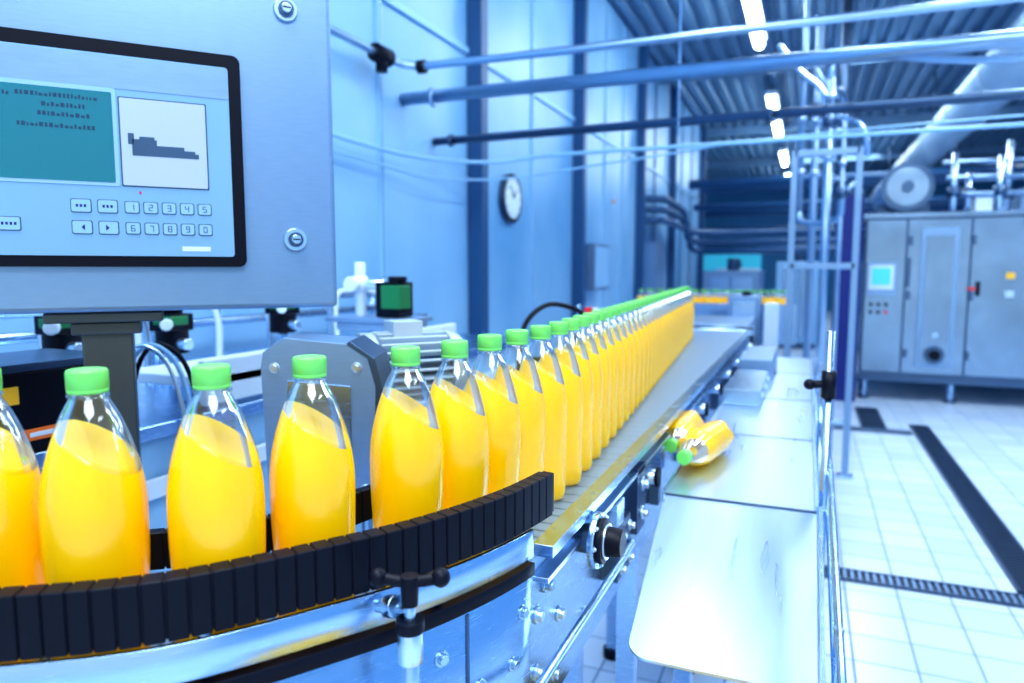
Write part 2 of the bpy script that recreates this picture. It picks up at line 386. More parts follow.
for (y_,z_) in [(0.83,0.90),(0.83,0.82),(0.92,0.86),(1.05,0.80),(1.10,0.87),(0.90,0.78)]: b.hexbolt((-0.314,y_,z_),(1,0,0),0.008,0.010,STEELB)
b.tube(cr([Vector(p) for p in [(-0.262,0.55,0.885),(-0.262,0.8,0.885),(-0.262,1.12,0.882),(-0.27,1.18,0.88),(-0.31,1.2,0.88)]],6),0.006,STEEL,10)
b.obj('bottle_conveyor',0.0015,seg=1)

b=MB()
c=Vector((-0.314,0.985,0.952))
b.cyl(c,c+Vector((0.034,0,0)),0.022,STEELD,24)
c=c+Vector((0.034,0,0))
b.cyl(c,c+Vector((0.010,0,0)),0.042,STEEL,36); b.cyl(c+Vector((0.010,0,0)),c+Vector((0.018,0,0)),0.035,BLACK,36,0.033); b.cyl(c+Vector((0.018,0,0)),c+Vector((0.022,0,0)),0.027,STEELB,32)
b.cyl(c+Vector((0.022,0,0)),c+Vector((0.044,0,0)),0.023,BLACK,24,0.020)
for k in range(8):
    t=k*pi/4; b.hexbolt(c+Vector((0.010,0.038*math.cos(t),0.038*math.sin(t))),(1,0,0),0.003,0.004,STEELB)
b.obj('adjustment_hand_wheel',0.001)

def guide(path,z0,z1,th,step=0.0172):
    b=MB(); rs=resample(path,step)
    b.strip(offset(path,th*0.40),offset(path,-th*0.40),z0+0.002,z1-0.0012,RUBBER)
    for i in range(len(rs)-1):
        p=(rs[i]+rs[i+1])/2; a=(rs[i+1]-rs[i]); an=math.atan2(a.y,a.x)
        b.box((p.x,p.y,(z0+z1)/2),(step*0.93,th,z1-z0),BLACK,rz=an)
    return b
gp=[p for p in offset(RP[:56],0.006)]+[Vector((-0.2935,0.765)),Vector((-0.2905,0.785)),Vector((-0.288,0.803))]
b=guide(gp,1.053,1.106,0.020)
for idx in range(6,len(gp)-4,14):
    p=gp[idx]; b.cyl((p.x,p.y,1.011),(p.x,p.y,1.054),0.006,STEEL,10)
b.obj('segmented_guide_rail',0.0010,seg=1)
ip=[p for p in offset(cr([Vector(p) for p in Lp[:10]],8),-0.005)]
b=guide(ip[:70],1.045,1.085,0.014)
for idx in range(4,68,10):
    p=ip[idx]; b.cyl((p.x,p.y,1.007),(p.x,p.y,1.05),0.006,STEEL,10)
b.obj('inner_guide_rail',0.0010,seg=1)
b=MB()
for z in(1.07,1.16):
    b.tube([(-0.50,1.30,z),(-0.62,2.5,z),(-0.71,3.5,z),(-0.75,4.25,z)],0.006,STEEL,8)
for t in range(7):
    y_=1.35+t*0.47; x_=-0.51-0.083*(y_-1.35); b.cyl((x_-0.02,y_,0.82),(x_-0.02,y_,1.2),0.007,STEEL,10); b.box((x_-0.012,y_,1.07),(0.03,0.02,0.03),BLACK); b.box((x_-0.012,y_,1.16),(0.03,0.02,0.03),BLACK)
b.obj('bottle_side_guide')

b=MB()
h=Vector((-0.317,0.5176,1.078)); rd=Vector((0.9219,0.3875,0))
b.tube([h-rd*0.028+Vector((0,0,0.004)),h-rd*0.012+Vector((0,0,0.001)),h,h+rd*0.012+Vector((0,0,0.001)),h+rd*0.028+Vector((0,0,0.004))],0.0055,BLACK,12)
for sg in(-1,1): b.sphere(h+rd*0.028*sg+Vector((0,0,0.004)),0.0088,BLACK,8)
b.cyl(h+Vector((0,0,0.006)),h-Vector((0,0,0.022)),0.0085,BLACK,18,0.0075)
b.cyl(h-Vector((0,0,0.02)),h-Vector((0,0,0.05)),0.005,STEEL,14)
b.cyl(h-Vector((0,0,0.035)),h-Vector((0,0,0.046)),0.013,BLACK,22)
b.cyl(h-Vector((0,0,0.046)),h-Vector((0,0,0.075)),0.0115,STEELB,22); b.cyl(h-Vector((0,0,0.075)),h-Vector((0,0,0.16)),0.008,STEEL,16)
b.cyl(h-Vector((0,0,0.026)),Vector((-0.366,0.54,1.035)),0.0055,STEEL,14)
b.cyl(Vector((-0.332,0.522,1.050)),Vector((-0.348,0.531,1.043)),0.0105,STEEL,20)
b.cyl(h-Vector((0,0,0.15)),Vector((-0.372,0.553,0.925)),0.006,STEEL,12)
b.obj('clamp_t_handle',0.0008)

# ---------------------------------------------------------------- tray
b=MB()
TZ=0.90
b.bx(-0.252,0.035,1.40,3.9,TZ-0.004,TZ,TRAYM)
b.bx(0.031,0.037,1.40,3.9,TZ-0.06,TZ+0.012,STEEL)
b.bx(-0.256,-0.252,1.40,3.9,TZ-0.05,TZ+0.006,STEEL)
for yy in(2.0,2.62,3.3): b.bx(-0.25,0.03,yy,yy+0.004,TZ,TZ+0.0015,STEELD)
sl=0.195
def fz(y): return TZ-(1.40-y)*sl
cor=[]
YE=0.935
for k in range(9):
    t=pi+ (pi/2)*k/8; cor.append((-0.185+0.035*math.cos(t),YE+0.035+0.035*math.sin(t)))
poly=[(-0.252,1.402),(-0.248,1.36)]+cor+[(0.037,YE),(0.037,1.402)]
n=len(poly)
vs=[(x,y,fz(y)) for x,y in poly]+[(x,y,fz(y)-0.004) for x,y in poly]
b.add(vs,[tuple(range(n)),tuple(range(2*n-1,n-1,-1))]+[(i,(i+1)%n,n+(i+1)%n,n+i) for i in range(n)],TRAYM)
b.add([(0.037,1.40,TZ+0.012),(0.037,YE,fz(YE)+0.012),(0.037,YE,fz(YE)-0.05),(0.037,1.40,TZ-0.06),(0.043,1.40,TZ+0.012),(0.043,YE,fz(YE)+0.012),(0.043,YE,fz(YE)-0.05),(0.043,1.40,TZ-0.06)],[(0,1,2,3),(7,6,5,4),(0,4,5,1),(1,5,6,2),(2,6,7,3),(3,7,4,0)],STEEL)
b.bx(-0.252,0.035,1.385,1.40,TZ-0.03,TZ-0.004,STEELD)
b.bx(-0.25,0.033,1.398,1.406,TZ,TZ+0.002,STEELD)
for yy in(1.5,2.6,3.8):
    for xx in(-0.22,0.0): b.bx(xx-0.018,xx+0.018,yy-0.018,yy+0.018,0,TZ-0.004,STEEL)
b.obj('collecting_tray')
b=MB()
b.bx(-0.25,-0.13,2.45,2.95,TZ+0.002,TZ+0.055,STEEL); b.bx(-0.25,-0.12,3.05,3.6,TZ+0.002,TZ+0.085,STEELP)
for yy in(2.5,2.7,2.9): b.hexbolt((-0.13,yy,TZ+0.03),(1,0,0),0.008,0.01,STEELB)
b.obj('conveyor_drive_cover',0.004)
b=MB()
b.cyl((0.048,1.52,0.0),(0.048,1.52,1.235),0.0075,STEEL,14)
b.cyl((0.048,1.52,1.10),(0.048,1.52,1.155),0.014,BLACK,16); b.cyl((0.048,1.52,1.128),(0.014,1.505,1.128),0.008,BLACK,12); b.sphere((0.012,1.504,1.128),0.011,BLACK,8)
b.tube([(0.060,0.6,0.80),(0.060,1.0,0.85),(0.058,1.52,0.95),(0.058,2.2,0.96),(0.058,3.9,0.96)],0.006,STEEL,10)
b.tube([(0.060,0.6,0.72),(0.060,1.0,0.77),(0.058,1.52,0.87),(0.058,3.9,0.87)],0.006,STEEL,10)
for yy in (2.4,3.2,3.85): b.cyl((0.058,yy,0.0),(0.058,yy,0.965),0.008,STEEL,10)
b.cyl((0.060,1.03,0.0),(0.060,1.03,0.86),0.007,STEEL,10)
b.obj('tray_guard_rail')

b=MB()
b.bx(-1.4,-0.06,TY,TY+0.30,TCZ-0.015,TCZ,BELT); b.bx(-1.4,-0.06,TY-0.02,TY,TCZ-0.13,1.10,STEEL); b.bx(-1.4,-0.06,TY+0.30,TY+0.32,TCZ-0.13,TCZ+0.012,STEEL)
for xx in(-1.3,-0.7,-0.12):
    for yy in(TY+0.02,TY+0.28): b.bx(xx-0.02,xx+0.02,yy-0.02,yy+0.02,0,TCZ-0.015,STEEL)
b.obj('transfer_conveyor',0.001,seg=1)
b=MB()
b.bx(-0.76,-0.28,4.315,4.34,0.76,1.02,RUBBER); b.bx(-0.72,-0.32,4.34,5.2,0.9,1.03,STEELP); b.bx(-0.70,-0.34,4.5,5.1,0.0,0.9,STEELD); b.cyl((-0.76,4.345,0.99),(-0.28,4.345,0.99),0.035,STEEL,20)
b.obj('conveyor_end_drive',0.004)
b=MB()
b.bx(-0.52,-0.30,5.25,5.45,0.0,1.17,STEELP); b.bx(-0.49,-0.33,5.235,5.25,0.98,1.13,STEEL); b.cyl((-0.4,5.35,1.17),(-0.4,5.35,1.2),0.03,BLACK); b.bx(-0.27,-0.18,5.2,5.4,0,1.12,WHITE)
b.obj('junction_box',0.004)

# ---------------------------------------------------------------- operator panel
org=Vector((-0.742,0.994,0))
ang=math.atan2(0.757,0.653)
e=bpy.data.objects.new('operator_control_panel',None); e.location=org; e.rotation_euler=(0,0,ang); bpy.context.collection.objects.link(e)
def child(b,name,bev=0.0,seg=2):
    o=b.obj(name,bev,origin=(0,0,0),seg=seg); o.parent=e; return o
b=MB(); b.bx(-0.70,0.0,0.0,0.20,1.292,1.95,STEELP); child(b,'enclosure',0.008,3)
b=MB(); b.bx(-0.385,-0.315,0.05,0.12,0,1.285,POSTM); b.bx(-0.43,-0.27,0.02,0.15,1.275,1.291,POSTM); b.box((-0.35,0.085,0.01),(0.16,0.16,0.02),STEEL)
b.bx(-0.398,-0.302,0.04,0.13,1.255,1.275,POSTM)
child(b,'pedestal',0.003)
def rrect(x0,x1,z0,z1,r,n=6):
    P=[]
    for cx,cz,a in((x1-r,z1-r,0),(x0+r,z1-r,pi/2),(x0+r,z0+r,pi),(x1-r,z0+r,1.5*pi)):
        for k in range(n+1): t=a+pi/2*k/n; P.append((cx+r*math.cos(t),cz+r*math.sin(t)))
    return P
MX=Matrix.Rotation(pi/2,4,'X')
def plate(b,x0,x1,z0,z1,y0,y1,m,r=0.005): b.prism(rrect(x0,x1,z0,z1,r),y0,y1,m,MX)
b=MB()
plate(b,-0.60,-0.146,1.360,1.686,0.0,0.010,BLACK,0.012)
plate(b,-0.588,-0.164,1.376,1.666,0.008,0.0115,HMIF,0.005)
plate(b,-0.588,-0.164,1.618,1.664,0.0115,0.0122,STEELP,0.004)
plate(b,-0.575,-0.318,1.478,1.618,0.0115,0.0125,KEYM,0.004)
plate(b,-0.565,-0.3236,1.483,1.612,0.0125,0.0130,LCD,0.002)
plate(b,-0.316,-0.197,1.478,1.608,0.0115,0.0120,STEELD,0.002)
plate(b,-0.314,-0.199,1.480,1.606,0.0115,0.0135,PLATEM,0.002)
for (x0,x1,z0,z1) in [(-0.300,-0.210,1.524,1.531),(-0.300,-0.267,1.531,1.548),(-0.267,-0.230,1.531,1.540),(-0.305,-0.297,1.54,1.556),(-0.230,-0.215,1.531,1.535),(-0.290,-0.270,1.548,1.552)]:
    plate(b,x0,x1,z0,z1,0.0135,0.0139,STEELD,0.0005)
random.seed(5)
for z,xs in ((1.598,(-0.44,-0.345)),(1.585,(-0.41,-0.36)),(1.572,(-0.415,-0.355)),(1.556,(-0.44,-0.35)),(1.596,(-0.53,-0.45)),(1.55,(-0.53,-0.47))):
    x=xs[0]
    while x<xs[1]:
        w_=random.uniform(0.002,0.005); hh=random.choice([0.004,0.006,0.006])
        plate(b,x,x+w_,z,z+hh,0.0130,0.0132,LCDT,0.0004); x+=w_+0.002
def btn(x,z,m=KEYM,w_=0.0175,h_=0.0155):
    plate(b,x-w_/2-0.0013,x+w_/2+0.0013,z-h_/2-0.0013,z+h_/2+0.0013,0.0115,0.0119,STEELD,0.003)
    plate(b,x-w_/2,x+w_/2,z-h_/2,z+h_/2,0.0118,0.0135,m,0.0025)
def glyph(x,z,segs):
    for (x0,x1,z0,z1) in segs: plate(b,x+x0,x+x1,z+z0,z+z1,0.0135,0.0137,NAVY,0.0003)
A,B_,C_,D_,E_,F_,G_=(-.0025,.0025,.0035,.0045),(.0018,.0028,0,.0045),(.0018,.0028,-.0045,0),(-.0025,.0025,-.0045,-.0035),(-.0028,-.0018,-.0045,0),(-.0028,-.0018,0,.0045),(-.0025,.0025,-.0005,.0005)
DG=[[B_,C_],[A,B_,G_,E_,D_],[A,B_,G_,C_,D_],[F_,G_,B_,C_],[A,F_,G_,C_,D_],[A,F_,E_,D_,C_,G_],[A,B_,C_],[A,B_,C_,D_,E_,F_,G_],[A,B_,C_,D_,F_,G_],[A,B_,C_,D_,E_,F_]]
for r_,z in enumerate((1.448,1.417)):
    for k in range(5):
        x=-0.3044+0.0248*k; btn(x,z); glyph(x,z,DG[(k+5*r_)])
    for j,x in enumerate((-0.3696,-0.336)):
        btn(x,z,KEYM,0.024,0.0175)
        if r_==0:
            for q in(-0.005,0,0.005): glyph(x+q,z,[(-.0015,.0015,-.002,.002)])
        else:
            sg=-1 if j==1 else 1
            for q in range(4): glyph(x,z,[(sg*(0.001*q)-.0005,sg*(0.001*q)+.0005,-.001-.001*q,.001+.001*q)])
for x in(-0.4573,-0.491,-0.524,-0.554):
    btn(x,1.42,KEYM,0.026,0.0175)
    for q in(-0.0075,-0.0025,0.0025,0.0075): glyph(x+q,1.42,[(-.0015,.0015,-.002,.002)])
plate(b,-0.294,-0.291,1.468,1.472,0.0115,0.0125,RED,0.001)
plate(b,-0.239,-0.199,1.384,1.391,0.0115,0.0119,WHITE,0.0005)
child(b,'hmi_terminal',0.0004,1)
b=MB()
for x,z in((-0.0726,1.770),(-0.0685,1.405),(-0.64,1.41),(-0.64,1.78)):
    b.cyl((x,0.0,z),(x,-0.006,z),0.0195,STEELB,28,0.018); b.cyl((x,-0.006,z),(x,-0.010,z),0.012,STEELD,24); b.cyl((x,-0.010,z),(x,-0.016,z),0.009,STEELB,24,0.007); b.box((x,-0.0165,z),(0.012,0.001,0.002),BLACK)
child(b,'lock_screws',0.0008,1)

# ---------------------------------------------------------------- machinery behind the bottles
b=MB()
b.bx(-2.0,-1.20,0.2,3.0,0.12,1.02,LTBLUE); b.bx(-1.98,-1.22,0.22,2.98,0,0.12,STEELD)
b.bx(-2.0,-1.18,0.2,3.0,1.02,1.05,STEEL)
for yy in [0.7,1.2,1.7,2.2,2.7]: b.bx(-1.20,-1.194,yy-0.004,yy+0.004,0.14,1.0,STEELD); b.box((-1.192,yy+0.06,0.7),(0.015,0.02,0.1),STEEL)
b.bx(-1.195,-1.18,0.3,3.0,0.90,0.94,WHITE)
b.obj('filler_machine_base',0.004)
b=MB()
b.bx(-1.40,-1.19,0.62,0.93,1.051,1.185,BLACK); b.bx(-1.395,-1.195,0.63,0.92,1.185,1.20,STEELD)
b.box((-1.188,0.78,1.08),(0.004,0.10,0.02),ORG); b.box((-1.188,0.715,1.15),(0.004,0.035,0.03),YEL); b.box((-1.186,0.78,1.08),(0.003,0.07,0.008),WHITE)
for k in range(4): b.box((-1.19,0.82+k*0.02,1.15),(0.004,0.01,0.05),STEELD)
b.obj('drive_control_box',0.006)
b=MB()
b.bx(-1.45,-1.19,1.12,2.3,1.10,1.125,WHITE); b.bx(-1.21,-1.19,1.12,2.3,1.06,1.16,WHITE)
for yy in(1.2,1.75,2.25): b.bx(-1.33,-1.29,yy-0.02,yy+0.02,1.05,1.10,STEEL)
b.obj('feed_trough',0.004)
def valve(x,y,z,h,name='dosing_valve'):
    b=MB(); b.cyl((x,y,1.05),(x,y,z),0.014,STEEL,14); b.cyl((x,y,z),(x,y,z+h*0.45),0.04,BLACK,24); b.box((x+0.0,y,z+h*0.62),(0.075,0.075,h*0.34),BLACK); b.box((x+0.01,y-0.01,z+h*0.66),(0.06,0.06,h*0.18),MGREEN)
    b.cyl((x,y,z+h*0.79),(x,y,z+h),0.028,BLACK,20); b.cyl((x,y,z+h*0.2),(x+0.07,y-0.01,z+h*0.2),0.015,STEELB,14); b.cyl((x+0.03,y-0.04,z+h*.6),(x+0.05,y-0.06,z+h*.6),0.015,WHITE,12)
    b.obj(name,0.003)
valve(-1.52,1.33,1.14,0.13); valve(-1.52,1.75,1.16,0.13); valve(-1.52,0.70,1.13,0.14); valve(-1.52,1.04,1.16,0.12); valve(-1.52,2.42,1.15,0.13)
b=MB()
for i,(x,y) in enumerate([(-1.8,0.7),(-1.75,1.15),(-1.85,1.5),(-1.75,1.95),(-1.8,2.4)]):
    b.tube(cr([Vector(p) for p in [(x,y,1.051),(x,y,1.24),(x+0.03,y+0.05,1.27),(x+0.07,y+0.18,1.26),(x+0.09,y+0.22,1.2),(x+0.09,y+0.22,1.051)]],5),0.010,STEELB if i%2 else WHITE,10)
b.tube([(-1.9,0.3,1.25),(-1.9,2.9,1.25)],0.02,STEELB,14); b.tube([(-1.88,0.3,1.18),(-1.88,2.9,1.18)],0.015,STEEL,12)
for yy in(0.4,1.6,2.8): b.cyl((-1.9,yy,1.051),(-1.9,yy,1.25),0.012,STEEL,10)
b.obj('product_pipework')
b=MB()
for i in range(3):
    b.tube(cr([Vector(p) for p in [(-1.33,0.98+0.03*i,1.052),(-1.28,1.0+0.02*i,1.17),(-1.24,1.02+0.02*i,1.20),(-1.19,1.04+0.02*i,1.14),(-1.155,1.05+0.02*i,0.95)]],6),0.005,(STEELB,LTBLUE,BLACK)[i],8)
b.obj('pneumatic_hoses')
G=Matrix.Translation((-0.735,0.95,0))@Matrix.Rotation(math.radians(24),4,'Z')
b=MB()
poly=[(-0.085,0.95),(0.085,0.95),(0.09,1.17),(0.078,1.215),(0.045,1.238),(-0.055,1.248),(-0.088,1.225),(-0.092,1.2)]
b.prism(poly,-0.06,0.055,STEELP,G@MX)
poly2=[(0.0905,0.98),(0.098,0.99),(0.103,1.16),(0.09,1.215),(0.05,1.243),(0.045,1.238),(0.078,1.215),(0.09,1.17)]
b.prism(poly2,-0.062,0.057,STEELD,G@MX)
b.box((0,0.0,0.475),(0.06,0.06,0.95),STEEL,G); b.box((0,0,0.01),(0.14,0.14,0.02),STEEL,G)
b.prism([(-0.06,1.06),(0.05,1.06),(0.05,1.17),(-0.05,1.18)],0.055,0.058,STEEL,G@MX)
for x,z in((-0.07,1.2),(0.06,1.2),(-0.07,1.0),(0.07,1.0)): b.hexbolt(G@Vector((x,-0.055,z)),G.to_3x3()@Vector((0,-1,0)),0.006,0.006,STEELB)
b.obj('drive_gearbox',0.004)
b=MB()
p0=Vector((-0.775,1.13,1.165)); d=Vector((0.16,0.20,0.0)).normalized()
b.cyl(p0,p0+d*0.16,0.05,STEELD,28)
for k in range(24):
    t=2*pi*k/24; u=Vector((0,0,1)); w_=d.cross(u)
    c=p0+d*0.08+(u*math.sin(t)+w_*math.cos(t))*0.059
    Mx=Matrix.Translation(c)@Matrix((( d.x,w_.x,0,0),(d.y,w_.y,0,0),(d.z,w_.z,1,0),(0,0,0,1)))@Matrix.Rotation(t,4,'X')
    b.box((0,0,0),(0.14,0.024,0.0045),FINS,Mx)
b.cyl(p0+d*0.155,p0+d*0.185,0.070,FINS,28,0.060); b.cyl(p0-d*0.02,p0+d*0.006,0.070,FINS,28); b.box(p0+d*0.07+Vector((0,0,0.074)),(0.06,0.06,0.035),FINS,rz=math.atan2(d.y,d.x))
b.box((p0+d*0.02-Vector((0,0,0.61))),(0.04,0.04,1.11),STEEL)
b.obj('electric_motor',0.001,seg=1)
b=MB()
b.bx(-1.42,-1.13,1.83,2.02,1.19,1.205,STEELP); b.bx(-1.38,-1.34,2.31,2.35,1.05,1.19,STEEL); b.bx(-1.38,-1.34,1.95,2.35,1.17,1.19,STEEL); b.bx(-1.38,-1.16,1.835,1.85,1.165,1.19,STEELP)
b.box((-1.215,1.92,1.262),(0.085,0.09,0.11),BLACK); b.box((-1.20,1.905,1.27),(0.07,0.07,0.075),MGREEN); b.cyl((-1.19,1.90,1.318),(-1.19,1.90,1.335),0.03,BLACK)
b.cyl((-1.33,1.9,1.205),(-1.33,1.9,1.38),0.018,WHITE,18); b.sphere((-1.33,1.9,1.31),0.032,WHITE,10); b.cyl((-1.33,1.9,1.31),(-1.25,1.92,1.31),0.018,STEELB,14); b.cyl((-1.33,1.87,1.31),(-1.33,1.84,1.31),0.025,WHITE,20)
b.obj('dosing_pump',0.004)
b=MB()
b.tube(cr([Vector(p) for p in [(-0.70,1.72,0.98),(-0.705,1.74,1.18),(-0.68,1.86,1.255),(-0.63,1.98,1.24),(-0.60,2.03,1.20)]],8),0.007,BLACK,10)
b.box((-0.60,2.06,1.20),(0.05,0.07,0.05),STEEL); b.cyl((-0.60,2.02,1.225),(-0.60,2.1,1.225),0.016,STEELB,14); b.cyl((-0.64,2.05,0.98),(-0.64,2.05,1.25),0.008,STEEL,10); b.box((-0.595,2.0,1.235),(0.02,0.02,0.02),RED)
b.bx(-0.72,-0.60,1.70,2.10,0.96,0.98,STEEL); b.bx(-0.70,-0.66,1.88,1.92,0,0.96,STEEL)
b.obj('photoelectric_sensor',0.002)

# ---------------------------------------------------------------- wall items
b=MB()
c=Vector((-2.098,4.915,1.89)); X=Vector((1,0,0))
b.cyl(c,c+X*0.035,0.178,STEELD,48); b.cyl(c+X*0.035,c+X*0.04,0.182,BLACK,48); b.cyl(c+X*0.04,c+X*0.044,0.150,WHITE,48)
for k in range(12):
    t=k*pi/6; b.box((c.x+0.0455,c.y+0.13*math.sin(t),c.z+0.13*math.cos(t)),(0.002,0.012,0.012),BLACK)
b.cyl(c+Vector((0.047,0,0)),c+Vector((0.047,0.05,0.06)),0.005,BLACK,8); b.cyl(c+Vector((0.047,0,0)),c+Vector((0.047,-0.06,0.09)),0.004,BLACK,8)
b.obj('wall_clock')
b=MB(); b.bx(-2.098,-1.95,6.75,7.3,1.15,1.62,STEELP); b.bx(-1.95,-1.945,6.78,7.27,1.18,1.59,LTBLUE); b.obj('wall_cabinet',0.004)
b=MB(); b.bx(-2.098,-1.95,9.8,10.4,0.0,1.75,STEELP); b.bx(-1.95,-1.94,9.85,10.35,0.1,1.7,STEELP); b.obj('electrical_cabinet',0.004)
b=MB(); b.bx(-2.098,-2.09,7.9,8.1,2.05,2.2,LTBLUE); b.bx(-2.09,-2.088,7.95,8.05,2.12,2.16,ORG); b.obj('wall_sign')

def pipe(pts,r,m=STEEL,fl=()):
    b=MB(); b.tube([Vector(p) for p in pts],r,m,18)
    for f,ax in fl:
        f=Vector(f);ax=Vector(ax).normalized(); b.cyl(f-ax*0.012,f+ax*0.012,r*1.5,m,20)
    return b
b=pipe([(-2.09,3.43,2.29),(5.98,3.43,2.23)],0.034,PIPEM,[((x,3.43,2.285),(1,0,0)) for x in(-1.9,)]); b.obj('overhead_pipe')
pts=cr([Vector(p) for p in [(-2.0,-2,2.42),(-2.0,2.6,2.42),(-2.0,3.1,2.42),(-1.93,3.24,2.405),(-1.7,3.27,2.40),(-0.5,3.27,2.385),(5.9,3.27,2.33)]],6)
b=MB(); b.tube(pts,0.019,PIPEM,16); b.cyl((-2.0,3.02,2.42),(-2.0,3.14,2.42),0.045,BLACK,24); b.cyl((-2.0,3.08,2.42),(-2.0,3.08,2.34),0.03,BLACK,16); b.cyl((-1.9,3.27,2.40),(-1.86,3.27,2.40),0.034,BLACK,20)
for y in(0,2,): b.cyl((-2.09,y,2.42),(-2.0,y,2.42),0.01,STEEL,8)
b.obj('overhead_pipe')
b=pipe([(-2.09,3.78,2.12),(5.98,3.78,2.13)],0.023,STEELD,[((x,3.78,2.12),(1,0,0)) for x in(-1.98,-0.2,1.5)]); b.obj('overhead_pipe')
b=MB(); b.tube(cr([Vector(p) for p in [(-2.05,2.2,2.0),(-2.03,2.9,1.97),(-2.0,3.5,1.98),(-1.85,4.1,2.03),(-1.5,4.28,2.08),(-0.5,4.28,2.08),(1.5,4.2,2.06),(5.9,4.1,2.02)]],8),0.012,LTBLUE,10); b.obj('overhead_conduit')
b=MB(); b.tube(cr([Vector(p) for p in [(-2.06,2.2,1.93),(-2.04,2.9,1.90),(-1.97,3.6,1.88),(-1.80,4.4,1.97),(-1.0,4.55,2.07),(0.5,4.55,2.16),(5.9,4.5,2.2)]],8),0.007,LTBLUE,10); b.obj('overhead_cable')
b=MB(); b.cyl((-0.62,3.60,2.02),(-0.62,3.60,4.2),0.006,STEEL,8); b.cyl((1.3,3.60,2.02),(1.3,3.60,4.2),0.006,STEEL,8); b.obj('pipe_hanger')
for i in range(3):
    z=2.30-0.14*i
    b=MB(); b.tube(cr([Vector(p) for p in [(-2.04,9.45,z),(-1.88,9.52,z),(-1.8,9.7,z),(-1.8,10.6+0.3*i,z-0.02),(-1.75,10.9+0.3*i,z-0.1),(-1.75,11.0+0.3*i,z-0.3),(-1.6,11.2+.3*i,z-0.36),(-0.9,11.6,z-0.36),(1.5,11.6,z-0.36)]],7),0.05,COLM,14); b.obj('process_pipe')
for (y,z,r) in [(12.8,2.85,0.08),(13.4,2.5,0.06),(14.5,2.95,0.08),(16,2.6,0.09),(16,2.2,0.09),(18,2.85,0.12),(20,2.4,0.12),(20,1.9,0.12)]:
    b=MB(); b.cyl((-1.98 if y<15 else -4.45,y,z),(5.95,y,z),r,COLM,16); b.obj('cross_pipe')
b=MB(); b.cyl((1.85,4.6,3.45),(1.85,25.9,3.45),0.26,DUCT,36)
for y in range(5,25,2): b.cyl((1.85,y,3.45),(1.85,y+0.05,3.45),0.272,DUCT,36)
for y in (6,12,18,24): 
    for dx in(-0.26,0.26): b.cyl((1.85+dx,y,3.45),(1.85+dx,y,4.2),0.01,STEELD,8)
b.obj('ventilation_duct')

b=MB()
for x in(-0.105,0.275):
    b.bx(x-0.02,x+0.02,4.95,4.99,0.02,2.12,STEELP); b.bx(x-0.05,x+0.05,4.92,5.02,0,0.02,STEEL)
b.bx(-0.105,0.275,4.95,4.99,1.36,1.40,STEELP); b.bx(-0.105,0.275,4.95,4.99,2.08,2.12,STEELP); b.bx(-0.105,0.275,4.955,4.985,0.35,0.38,STEEL)
b.obj('pipe_support_frame',0.003)
b=MB()
for (x,y,z0,z1,r,m) in [(0.10,5.3,0,2.75,0.03,PIPEM),(0.20,5.6,0.0,2.5,0.018,STEELP),(-0.08,5.98,1.8,3.6,0.022,STEELP),(0.02,6.1,0,3.3,0.03,STEELP),(0.22,6.6,1.7,3.6,0.035,STEELD)]:
    b.cyl((x,y,z0),(x,y,z1),r,m,16); b.cyl((x,y,z1-0.03),(x,y,z1),r*1.6,STEELD,16)
    for z in(2.1,2.5): 
        if z<z1: b.cyl((x,y,z),(x,y,z+0.03),r*1.6,STEELB,16)
b.tube(cr([Vector(p) for p in [(0.10,5.3,2.6),(0.12,5.3,2.75),(0.3,5.4,2.8),(1.2,6.0,2.82),(3.0,6.0,2.82)]],6),0.028,PIPEM,12)
b.tube(cr([Vector(p) for p in [(-0.08,5.98,1.8),(-0.05,5.9,1.72),(0.1,5.7,1.7),(0.2,5.6,1.75),(0.2,5.6,1.95)]],6),0.022,PIPEM,12)
b.tube(cr([Vector(p) for p in [(0.22,6.6,2.6),(0.2,6.3,2.75),(0.1,5.9,2.7),(0.02,6.1,2.9)]],6),0.03,PIPEM,12)
b.tube(cr([Vector(p) for p in [(-0.3,5.9,2.5),(-0.1,5.85,2.55),(0.1,5.5,2.45),(0.3,5.3,2.3),(0.34,5.3,2.1)]],6),0.018,STEEL,12)
b.tube(cr([Vector(p) for p in [(-0.25,5.5,2.95),(-0.1,5.5,2.75),(0.05,5.5,2.6),(0.10,5.4,2.35)]],6),0.022,STEELB,12)
for (x,y,z) in[(0.02,6.1,2.62),(0.10,5.3,2.35),(-0.08,5.9,2.85),(0.20,5.6,1.9)]:
    b.sphere((x,y,z),0.05,STEELD,8); b.cyl((x,y,z),(x+0.1,y-0.05,z+0.08),0.018,STEELB,10)
b.obj('process_pipe_riser')

# ---------------------------------------------------------------- right-hand machine
b=MB(); Y=8.2
b.bx(0.54,3.6,Y,10.2,0.20,1.885,CABST)
for x in(0.6,1.4,2.2,3.0,3.5):
    for y in(Y+0.1,10.1): b.cyl((x,y,0),(x,y,0.2),0.035,STEEL,14); b.cyl((x,y,0),(x,y,0.02),0.06,STEELD,14)
b.bx(0.515,3.64,Y-0.03,10.24,1.885,1.93,CABST); b.bx(0.52,3.62,Y-0.015,Y,0.20,0.27,STEELD)
b.bx(0.541,3.59,Y-0.002,Y,0.27,1.885,STEELD)
doors=[(0.56,0.91),(0.93,1.47),(1.49,2.18),(2.2,2.9),(2.92,3.55)]
for x0,x1 in doors: b.bx(x0,x1,Y-0.025,Y-0.002,0.30,1.86,CABST)
b.bx(1.05,1.375,Y-0.045,Y-0.025,0.36,1.78,STEELP); b.bx(1.09,1.335,Y-0.052,Y-0.045,0.42,1.70,CABST)
b.cyl((1.21,Y-0.05,0.50),(1.21,Y-0.09,0.50),0.09,STEELD,28); b.cyl((1.21,Y-0.09,0.50),(1.21,Y-0.13,0.50),0.05,BLACK,20)
